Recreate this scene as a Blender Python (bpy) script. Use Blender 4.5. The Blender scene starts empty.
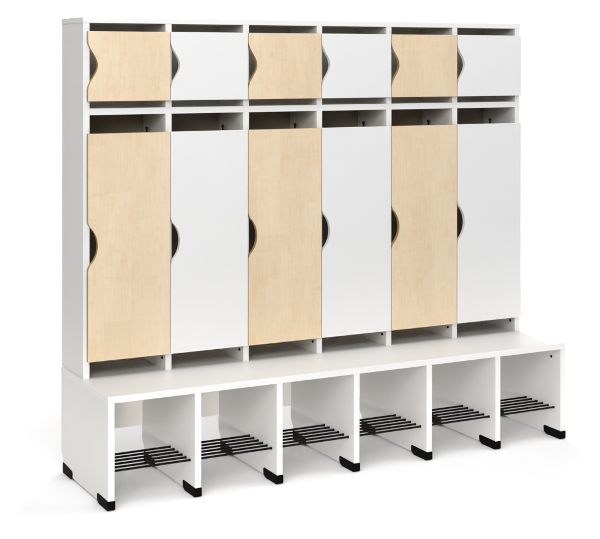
import bpy, bmesh, math, random
from mathutils import Vector, Matrix
random.seed(4)
S = bpy.context.scene
C = S.collection

# ------------------------------------------------------------------ materials
def new_mat(name):
    m = bpy.data.materials.new(name); m.use_nodes = True
    nt = m.node_tree; b = nt.nodes['Principled BSDF']
    return m, nt, b

def ramp(nt, fac, stops):
    r = nt.nodes.new('ShaderNodeValToRGB'); e = r.color_ramp.elements
    while len(e) < len(stops): e.new(0.5)
    for k, (p, c) in enumerate(stops):
        e[k].position = p; e[k].color = (*c, 1)
    nt.links.new(fac, r.inputs['Fac']); return r.outputs['Color']

def coords(nt, scale, seeded=False):
    tc = nt.nodes.new('ShaderNodeTexCoord'); mp = nt.nodes.new('ShaderNodeMapping')
    mp.inputs['Scale'].default_value = scale
    if seeded:
        oi = nt.nodes.new('ShaderNodeObjectInfo')
        mu = nt.nodes.new('ShaderNodeMath'); mu.operation = 'MULTIPLY'; mu.inputs[1].default_value = 37.0
        nt.links.new(oi.outputs['Random'], mu.inputs[0])
        cb = nt.nodes.new('ShaderNodeCombineXYZ')
        for i in range(3): nt.links.new(mu.outputs[0], cb.inputs[i])
        nt.links.new(cb.outputs[0], mp.inputs['Location'])
    nt.links.new(tc.outputs['Object'], mp.inputs['Vector'])
    return mp.outputs['Vector']

def noise(nt, vec, scale, detail=3, rough=.55, dist=0):
    n = nt.nodes.new('ShaderNodeTexNoise'); n.inputs['Scale'].default_value = scale
    n.inputs['Detail'].default_value = detail; n.inputs['Roughness'].default_value = rough
    n.inputs['Distortion'].default_value = dist
    nt.links.new(vec, n.inputs['Vector']); return n.outputs['Fac']

def mix(nt, a, b, fac, mode='MIX'):
    m = nt.nodes.new('ShaderNodeMix'); m.data_type = 'RGBA'; m.blend_type = mode
    if isinstance(fac, float): m.inputs[0].default_value = fac
    else: nt.links.new(fac, m.inputs[0])
    for s, v in ((6, a), (7, b)):
        if isinstance(v, tuple): m.inputs[s].default_value = (*v, 1)
        else: nt.links.new(v, m.inputs[s])
    return m.outputs[2]

def laminate(name, c0, c1, rough, bump=True):
    m, nt, b = new_mat(name)
    v = coords(nt, (1, 1, 1), True)
    nt.links.new(ramp(nt, noise(nt, v, 3.5, 4), [(.3, c0), (.7, c1)]), b.inputs['Base Color'])
    f = noise(nt, v, 55, 3)
    mr = nt.nodes.new('ShaderNodeMapRange'); mr.inputs[3].default_value = rough - .04; mr.inputs[4].default_value = rough + .05
    nt.links.new(f, mr.inputs[0]); nt.links.new(mr.outputs[0], b.inputs['Roughness'])
    if not bump: b.inputs['Specular IOR Level'].default_value = .35; return m
    bp = nt.nodes.new('ShaderNodeBump'); bp.inputs['Strength'].default_value = .04; bp.inputs['Distance'].default_value = .0006
    nt.links.new(noise(nt, v, 900, 2), bp.inputs['Height']); nt.links.new(bp.outputs[0], b.inputs['Normal'])
    b.inputs['Specular IOR Level'].default_value = .35
    return m

M_body = laminate('white melamine', (.69, .678, .662), (.712, .70, .684), .42)
M_top = laminate('white bench laminate', (.718, .712, .698), (.738, .732, .718), .4)
M_inner = laminate('cream white melamine', (.735, .712, .672), (.757, .735, .697), .42)
M_back_shade = laminate('shaded brown back board', (.34, .29, .225), (.38, .33, .26), .55)  # brown board, colour darkened to paint in the shade of the lower lockers
M_back_lit = laminate('lightened brown back board', (.60, .565, .51), (.64, .605, .55), .5)  # same board, colour lightened to paint in slot light in the upper tier
M_edge = laminate('white edge band', (.77, .77, .765), (.79, .79, .785), .38, False)
M_bedge = laminate('bench edge band', (.685, .685, .68), (.705, .705, .70), .38, False)
M_door = laminate('white door laminate', (.732, .733, .735), (.75, .751, .752), .4, False)
M_dedge = laminate('grey white door edge', (.72, .705, .685), (.75, .735, .72), .5)

def wood():
    m, nt, b = new_mat('maple veneer')
    v1 = coords(nt, (1, 1, .07), True)
    grain = noise(nt, v1, 150, 6, .65, .2)
    v2 = coords(nt, (1, 1, .22), True)
    broad = noise(nt, v2, 9, 3, .5, .6)
    v3 = coords(nt, (1, 1, .55), True)
    blot = noise(nt, v3, 14, 4, .55, .8)
    # veneer leaves laid side by side, each with its own tone
    tc = nt.nodes.new('ShaderNodeTexCoord'); sp = nt.nodes.new('ShaderNodeSeparateXYZ')
    oi = nt.nodes.new('ShaderNodeObjectInfo')
    nt.links.new(tc.outputs['Object'], sp.inputs[0])
    def mth(op, a, c):
        k = nt.nodes.new('ShaderNodeMath'); k.operation = op
        for i, z in enumerate((a, c)):
            if z is None: continue
            if isinstance(z, (int, float)): k.inputs[i].default_value = z
            else: nt.links.new(z, k.inputs[i])
        return k.outputs[0]
    seed = mth('MULTIPLY', oi.outputs['Random'], 9.7)
    col = mth('FLOOR', mth('ADD', mth('MULTIPLY', sp.outputs[0], 10.5), seed), None)
    row = mth('FLOOR', mth('ADD', mth('MULTIPLY', sp.outputs[2], 2.3), mth('MULTIPLY', col, .37)), None)
    cb = nt.nodes.new('ShaderNodeCombineXYZ'); nt.links.new(col, cb.inputs[0]); nt.links.new(row, cb.inputs[1]); nt.links.new(seed, cb.inputs[2])
    wn = nt.nodes.new('ShaderNodeTexWhiteNoise'); nt.links.new(cb.outputs[0], wn.inputs['Vector'])
    base = ramp(nt, broad, [(.25, (.71, .568, .398)), (.5, (.74, .605, .437)), (.78, (.758, .635, .472))])
    g = ramp(nt, grain, [(.30, (.925, .895, .85)), (.55, (1, 1, 1)), (.8, (1.0, .985, .965))])
    x = mix(nt, base, g, .75, 'MULTIPLY')
    bl = ramp(nt, blot, [(.54, (1, 1, 1)), (.70, (.98, .91, .83))])
    x = mix(nt, x, bl, .8, 'MULTIPLY')
    st = ramp(nt, wn.outputs['Value'], [(0, (.94, .925, .895)), (1, (1, 1, 1))])
    x = mix(nt, x, st, .75, 'MULTIPLY')
    v5 = coords(nt, (1, 1, 1.9), True)
    cu = ramp(nt, noise(nt, v5, 26, 4, .6, 1.2), [(.35, (.972, .955, .925)), (.5, (1, 1, 1)), (.72, (1, 1, 1))])
    x = mix(nt, x, cu, .8, 'MULTIPLY')
    v6 = coords(nt, (1, 1, 3.5), True)
    sp2 = ramp(nt, noise(nt, v6, 11, 5, .6, 1.0), [(.62, (1, 1, 1)), (.74, (.96, .87, .77))])
    x = mix(nt, x, sp2, .7, 'MULTIPLY')
    # short rays / flecks
    v4 = coords(nt, (1, 1, .16), True)
    fl = ramp(nt, noise(nt, v4, 420, 2, .5), [(.66, (1, 1, 1)), (.75, (.93, .87, .79))])
    x = mix(nt, x, fl, .55, 'MULTIPLY')
    nt.links.new(x, b.inputs['Base Color'])
    b.inputs['Roughness'].default_value = .42; b.inputs['Specular IOR Level'].default_value = .3
    bp = nt.nodes.new('ShaderNodeBump'); bp.inputs['Strength'].default_value = .03; bp.inputs['Distance'].default_value = .0005
    nt.links.new(grain, bp.inputs['Height']); nt.links.new(bp.outputs[0], b.inputs['Normal'])
    return m
M_wood = wood()
m, nt, b = new_mat('maple edge band')
nt.links.new(ramp(nt, noise(nt, coords(nt, (1, 1, .1), True), 60, 3), [(.3, (.30, .19, .075)), (.7, (.42, .28, .13))]), b.inputs['Base Color'])
b.inputs['Roughness'].default_value = .5
M_wedge = m

def black(name, c, rough, metal=0):
    m, nt, b = new_mat(name)
    nt.links.new(ramp(nt, noise(nt, coords(nt, (1, 1, 1)), 60, 3), [(.3, (c,) * 3), (.7, (c * 1.5,) * 3)]), b.inputs['Base Color'])
    b.inputs['Roughness'].default_value = rough; b.inputs['Metallic'].default_value = metal
    return m
M_plastic = black('black plastic', .002, .6)
M_plastic.node_tree.nodes['Principled BSDF'].inputs['Specular IOR Level'].default_value = .03
M_bar = black('black lacquered steel', .0025, .35)
M_bar.node_tree.nodes['Principled BSDF'].inputs['Specular IOR Level'].default_value = .12
M_hook = black('dark metal', .03, .25, .7)
M_chrome = black('bright metal', .5, .2, 1)
m, nt, b = new_mat('studio paper')
nt.links.new(ramp(nt, noise(nt, coords(nt, (1, 1, 1)), .8, 3), [(.3, (.945, .945, .955)), (.7, (.955, .955, .965))]), b.inputs['Base Color'])
b.inputs['Roughness'].default_value = .9; b.inputs['Specular IOR Level'].default_value = .1
M_paper = m

# ------------------------------------------------------------------ helpers
def link(name, bm, mats, parent=None, loc=(0, 0, 0), bevel=0.0007, smooth=False, segs=2):
    bmesh.ops.recalc_face_normals(bm, faces=bm.faces)
    me = bpy.data.meshes.new(name); bm.to_mesh(me); bm.free()
    for mt in (mats if isinstance(mats, (list, tuple)) else [mats]): me.materials.append(mt)
    o = bpy.data.objects.new(name, me); C.objects.link(o)
    o.location = loc; o.parent = parent
    if smooth:
        for p in me.polygons: p.use_smooth = True
    if bevel:
        md = o.modifiers.new('bevel', 'BEVEL'); md.width = bevel; md.segments = segs; md.limit_method = 'ANGLE'
    return o

def box_bm(x0, x1, y0, y1, z0, z1, front_mat=None, bm=None):
    bm = bm or bmesh.new()
    vs = [bm.verts.new((x, y, z)) for z in (z0, z1) for y in (y0, y1) for x in (x0, x1)]
    for f in ((0, 1, 3, 2), (4, 5, 7, 6), (0, 1, 5, 4), (2, 3, 7, 6), (0, 2, 6, 4), (1, 3, 7, 5)):
        fc = bm.faces.new([vs[i] for i in f])
        if front_mat is not None and f == (0, 1, 5, 4): fc.material_index = front_mat
    return bm

def prism_x(bm, prof, x0, x1):                # profile in (y, z), extruded along x
    a = [bm.verts.new((x0, y, z)) for y, z in prof]; b = [bm.verts.new((x1, y, z)) for y, z in prof]
    n = len(prof); fs = [bm.faces.new(a), bm.faces.new(b[::-1])]
    for i in range(n):
        fs.append(bm.faces.new((a[i], b[i], b[(i + 1) % n], a[(i + 1) % n])))
    return fs

def tube(bm, pts, r, n=14, cap=True):
    rings = []
    for i, p in enumerate(pts):
        p = Vector(p)
        t = (Vector(pts[min(i + 1, len(pts) - 1)]) - Vector(pts[max(i - 1, 0)])).normalized()
        u = t.cross(Vector((0, 0, 1))) if abs(t.z) < .9 else t.cross(Vector((0, 1, 0)))
        u.normalize(); w = t.cross(u)
        rr = r[i] if isinstance(r, (list, tuple)) else r
        rings.append([bm.verts.new(p + rr * (math.cos(2 * math.pi * k / n) * u + math.sin(2 * math.pi * k / n) * w)) for k in range(n)])
    for a, c in zip(rings, rings[1:]):
        for k in range(n): bm.faces.new((a[k], a[(k + 1) % n], c[(k + 1) % n], c[k]))
    if cap: bm.faces.new(rings[0][::-1]); bm.faces.new(rings[-1])

def ball(bm, c, r):
    bmesh.ops.create_uvsphere(bm, u_segments=16, v_segments=10, radius=r, matrix=Matrix.Translation(c))

def copy_tree(o, parent=None, loc=None):
    c = o.copy(); C.objects.link(c); c.parent = parent
    if loc is not None: c.location = loc
    for ch in list(o.children): copy_tree(ch, c)
    return c

# ------------------------------------------------------------------ dimensions (metres)
W, T = 1.80, .0222                # locker width, board thickness
D = .219                          # depth behind the locker front plane (y = 0)
H, TT = 1.582, .0195               # top, thickness of top board
DC = .233                          # depth of the upper locker
HS, TS = 1.2741, .0222             # shelf between the two tiers of doors
HB, TB = .3643, .0218              # bench top, its thickness
SP = (W - T) / 6
XB, WB, BF = -.0065, 1.8228, -.2663
SB = (WB - T) / 6

# ------------------------------------------------------------------ the locker unit
root = bpy.data.objects.new('cloakroom_locker', None); C.objects.link(root)
root['label'] = 'white six-bay cloakroom locker with maple and white doors above an open shoe bench'
root['category'] = 'locker'

back_in = D - .005
cab_in = .2150                      # the back board is let in behind the sides
# sides stand on the bench top
for x in (0, W - T):
    link('side_panel', box_bm(0, T, 0, DC, HB, H - TT, 1), [M_body, M_edge], root, (x, 0, 0))
link('top_panel', box_bm(-.0012, W + .0012, -.0008, DC + .0015, H - TT, H, 1), [M_body, M_edge], root)
link('shelf', box_bm(T, W - T, .0004, cab_in, HS - TS, HS, 1), [M_inner, M_edge], root)
link('back_panel', box_bm(T, W - T, cab_in, D, HS - TS / 2, H - TT), M_back_lit, root, bevel=0)
link('back_panel', box_bm(T, W - T, cab_in, D, HB, HS - TS / 2), M_back_shade, root, bevel=0)
for i in range(1, 6):
    x = i * SP
    link('divider', box_bm(0, T, 0, cab_in, HS, H - TT, 1), [M_inner, M_edge], root, (x, 0, 0))
    link('divider', box_bm(0, T, 0, cab_in, HB, HS - TS, 1), [M_inner, M_edge], root, (x, 0, 0))

# doors -----------------------------------------------------------------
DF, DB = -.0172, -.0012
def cut(t, depth, half, tall):
    if not tall:                    # long soft wave
        return depth * (.5 * (1 + math.cos(math.pi * t))) ** 1.08
    z = abs(t) * half               # round thumb hole with short flares
    if z <= .0625:
        return depth - (.089 - math.sqrt(.089 ** 2 - z * z))
    d0 = depth - (.089 - math.sqrt(.089 ** 2 - .0625 ** 2))
    u = min(1, (z - .0625) / (half - .0625))
    return d0 * (1 - u) ** 2.1

def door_bm(w, h, zc, depth=.0345, half=.088):
    pts = [(0, 0), (w, 0), (w, h), (0, h)]
    n = 56
    z_hi, z_lo = min(zc + half, h - .0015), max(zc - half, .0015)
    for k in range(n + 1):
        z = z_hi + (z_lo - z_hi) * k / n
        t = (z - zc) / half
        pts.append((cut(max(-1, min(1, t)), depth, half, h > .5), z))
    bm = bmesh.new()
    a = [bm.verts.new((x, DF, z)) for x, z in pts]; b = [bm.verts.new((x, DB, z)) for x, z in pts]
    bm.faces.new(a); bm.faces.new(b[::-1])
    N = len(pts)
    for i in range(N):
        f = bm.faces.new((a[i], b[i], b[(i + 1) % N], a[(i + 1) % N])); f.material_index = 1
    return bm

def door_x(i):
    x0 = i * SP + T / 2 + (0 if i == 0 else .0012)
    x1 = (i + 1) * SP + T / 2 - .0012 if i < 5 else W - .0055
    return x0, x1
tiers = ((1.2983, 1.5343, 1.4195), (.4235, 1.1898, .812))
words = ('upper', 'lower')
for t, (z0, z1, zc) in enumerate(tiers):
    for i in range(6):
        x0, x1 = door_x(i)
        mats = [M_wood, M_wedge] if i % 2 == 0 else [M_door, M_dedge]
        o = link('door', door_bm(x1 - x0, z1 - z0, zc - z0), mats, root, (x0, 0, z0), bevel=.0009)
        o['label'] = ('maple ' if i % 2 == 0 else 'white ') + ('short upper door' if t == 0 else 'tall lower door')
        # concealed hinges on the right-hand divider
        for zz in ((.05, z1 - z0 - .05) if t == 0 else (.12, z1 - z0 - .12)):
            bm = box_bm(x1 - x0 - .045, x1 - x0 - .013, DB, .009, zz - .012, zz + .012)
            bm2 = box_bm(x1 - x0 - .0176, x1 - x0 - .0132, .0093, .05, zz - .008, zz + .008, bm=bm)
            link('hinge', bm2, M_chrome, o, bevel=.001)

# coat hooks on the right wall of each bay, just under the shelf -----------
def hook(parent, loc):
    bm = box_bm(-.002, 0, -.007, .007, -.05, -.017)
    tube(bm, [(-.002, 0, -.036), (-.009, 0, -.040), (-.016, 0, -.034), (-.019, 0, -.022), (-.0195, 0, -.006)], [.004, .0036, .0034, .0034, .0036])
    o = link('coat_hook', bm, M_hook, parent, loc, bevel=0)
    bm = bmesh.new(); ball(bm, (-.0195, 0, -.0025), .0058)
    link('hook_tip', bm, M_hook, o, bevel=0, smooth=True)
    bm = bmesh.new(); ball(bm, (-.0035, 0, -.024), .005)
    link('screw', bm, M_chrome, o, bevel=0, smooth=True)
    return o
h0 = hook(root, (SP, .130, 1.200))
for i in range(2, 7): copy_tree(h0, root, (i * SP if i < 6 else W - T, .130 + .002 * i, 1.200))

# dark screw caps low on the right wall of each bay
def cap_bm(r, l):
    bm = bmesh.new(); tube(bm, [(0, 0, 0), (-l * .7, 0, 0), (-l, 0, 0)], [r, r, r * .7], 16); return bm
c0 = link('screw_cap', cap_bm(.0048, .004), M_plastic, root, (SP, .0285, .4035), bevel=0)
for i in range(2, 7):
    c = c0.copy(); C.objects.link(c); c.parent = root; c.location = (i * SP if i < 6 else W - T, .0285, .4035)
c = link('screw_cap', cap_bm(.0055, .002), M_plastic, root, (XB + 6 * SB, -.2106, .305), bevel=0)

# bench ------------------------------------------------------------------
link('bench_top', box_bm(XB - .001, XB + WB + .001, BF - .0008, D + .001, HB - TB, HB, 1), [M_top, M_bedge], root)
link('back_rail', box_bm(XB + T, XB + WB - T, back_in, D - .0005, .1255, HB - TB), M_inner, root, bevel=0)
zb = .009                          # underside of the upright boards
prof = [(BF, zb), (D - .022, zb)]
prof += [(D - .022, .040), (D - .0205, .048), (D - .016, .056), (D - .009, .063), (D - .003, .072), (D, .084), (D, HB - TB), (BF, HB - TB)]
def bench_panel(x):
    bm = bmesh.new(); fs = prism_x(bm, prof, 0, T)
    for f in fs:
        c = f.calc_center_median()
        if abs(c.y - BF) < 1e-4: f.material_index = 1
    o = link('bench_panel', bm, [M_body, M_bedge], root, (x, 0, 0))
    for end in (0, 1):
        g = .0024                   # wall of the plastic shoe
        bm = bmesh.new()
        if end == 0:                # front shoe, closed nose towards the room
            pr = [(BF - g, .004), (BF + .004, 0), (BF + .082, 0), (BF + .102, .008), (BF + .104, .030), (BF + .098, .0335), (BF + .003, .0325), (BF - g, .0305)]
        else:
            e = D - .022
            pr = [(e + g, .004), (e - .003, 0), (e - .080, 0), (e - .103, .007), (e - .105, .026), (e - .098, .032), (e - .004, .0375), (e + g, .036)]
        prism_x(bm, pr, -g, T + g)
        link('foot', bm, M_plastic, o, bevel=.0032, segs=3)
    return o
p0 = bench_panel(XB)
for i in range(1, 7): copy_tree(p0, root, (XB + i * SB, 0, 0))

# shoe racks ---------------------------------------------------------------
rack = bpy.data.objects.new('shoe_rack', None); C.objects.link(rack); rack.parent = root
rack.location = (XB + T, 0, .1145)
rack['label'] = 'rack of six black steel bars between bench uprights'
L = SB - T
for k in range(6):
    y = -.0525 - k * .0350
    bm = bmesh.new()
    tube(bm, [(0.0003, y, 0), (.006, y, 0), (.0061, y, 0), (L - .0061, y, 0), (L - .006, y, 0), (L - .0003, y, 0)],
         [.0045, .0045, .0038, .0038, .0045, .0045], 18)
    link('bar', bm, M_bar, rack, bevel=0, smooth=True).data.set_sharp_from_angle(angle=math.radians(40))
for i in range(1, 6): copy_tree(rack, root, (XB + T + i * SB, 0, .1145))

# ------------------------------------------------------------------ studio sweep
bm = bmesh.new(); pr = [(-9, 0), (3.2, 0)]
R = 1.8
for k in range(1, 25):
    a = math.pi / 2 * k / 24; pr.append((3.2 + R * math.sin(a), R - R * math.cos(a)))
pr.append((3.2 + R, 7))
A = [bm.verts.new((-9, y, z)) for y, z in pr]; B = [bm.verts.new((13, y, z)) for y, z in pr]
for i in range(len(pr) - 1): bm.faces.new((A[i], B[i], B[i + 1], A[i + 1]))
o = link('floor', bm, M_paper, bevel=0, smooth=True); o['kind'] = 'structure'
for p in o.data.polygons:
    pass

# ------------------------------------------------------------------ light
w = bpy.data.worlds.new('World'); S.world = w; w.use_nodes = True
bg = w.node_tree.nodes['Background']; bg.inputs[0].default_value = (.97, .98, 1, 1); bg.inputs[1].default_value = .02

def area(name, loc, target, sx, sy, power, col=(1, 1, 1), spread=180):
    l = bpy.data.lights.new(name, 'AREA'); l.shape = 'RECTANGLE'; l.size = sx; l.size_y = sy; l.spread = math.radians(spread); l.energy = power; l.color = col
    o = bpy.data.objects.new(name, l); C.objects.link(o); o.location = loc
    o.rotation_euler = (Vector(target) - Vector(loc)).to_track_quat('-Z', 'Y').to_euler()
    return o
area('softbox_left', (-3, -4.2, 2.9), (.9, 0, .9), 2.2, 2.2, 98, (1, .99, .98))
area('softbox_overhead', (-.3, -1.2, 3.8), (-.1, -.6, 0), 3, 2.5, 68)
area('softbox_high', (-1.2, -5.2, 3.6), (.9, 0, .9), 2.4, 1.6, 92, (1, .99, .98))
area('floor_fill_right', (3.2, -1, 3.4), (2.8, .2, 0), 2, 2, 55)  # added fill, whitens the floor on the right
area('floor_fill_left', (-1.9, -1.5, 4.3), (.1, .8, 0), 1, 1, 20)  # added fill for the floor behind the left side, no lamp known there
area('floor_fill_rear', (2.2, 2.5, 4), (3.2, 1.4, 0), 1.8, 1.2, 105)  # added fill for the right floor, set so the locker screens the bench
area('backdrop_light', (3.6, 1.9, 2.6), (3.6, 5, 1.1), 6.5, 1.6, 150, spread=110)
area('low_fill', (-.3, -3.1, .27), (.9, 0, .12), 2.6, .36, 2.6, (1, .98, .95), spread=18)  # added narrow fill that brightens the open bench bays

# ------------------------------------------------------------------ camera
cam = bpy.data.cameras.new('Camera'); co = bpy.data.objects.new('Camera', cam); C.objects.link(co); S.camera = co
yaw, pitch, roll = .4789, -.00277, .00055
c, s = math.cos, math.sin
fw = Vector((s(yaw) * c(pitch), c(yaw) * c(pitch), s(pitch))); rt = Vector((c(yaw), -s(yaw), 0)); up = rt.cross(fw)
r2 = c(roll) * rt + s(roll) * up; u2 = -s(roll) * rt + c(roll) * up
mw = Matrix((r2, u2, -fw)).transposed().to_4x4(); mw.translation = Vector((-1.46539, -4.40038, 1.4374))
co.matrix_world = mw
cam.sensor_fit = 'HORIZONTAL'; cam.sensor_width = 36; cam.lens = 1365.564 / 600 * 36
cam.shift_x = 0; cam.shift_y = -(269.5 - 63.9) / 600
cam.clip_start = .05; cam.clip_end = 200

S.render.engine = 'CYCLES'
S.render.resolution_x, S.render.resolution_y = 1024, 920
S.view_settings.view_transform = 'Standard'; S.view_settings.look = 'None'
S.view_settings.exposure = 0; S.view_settings.gamma = 1
S.cycles.max_bounces = 10; S.cycles.diffuse_bounces = 6
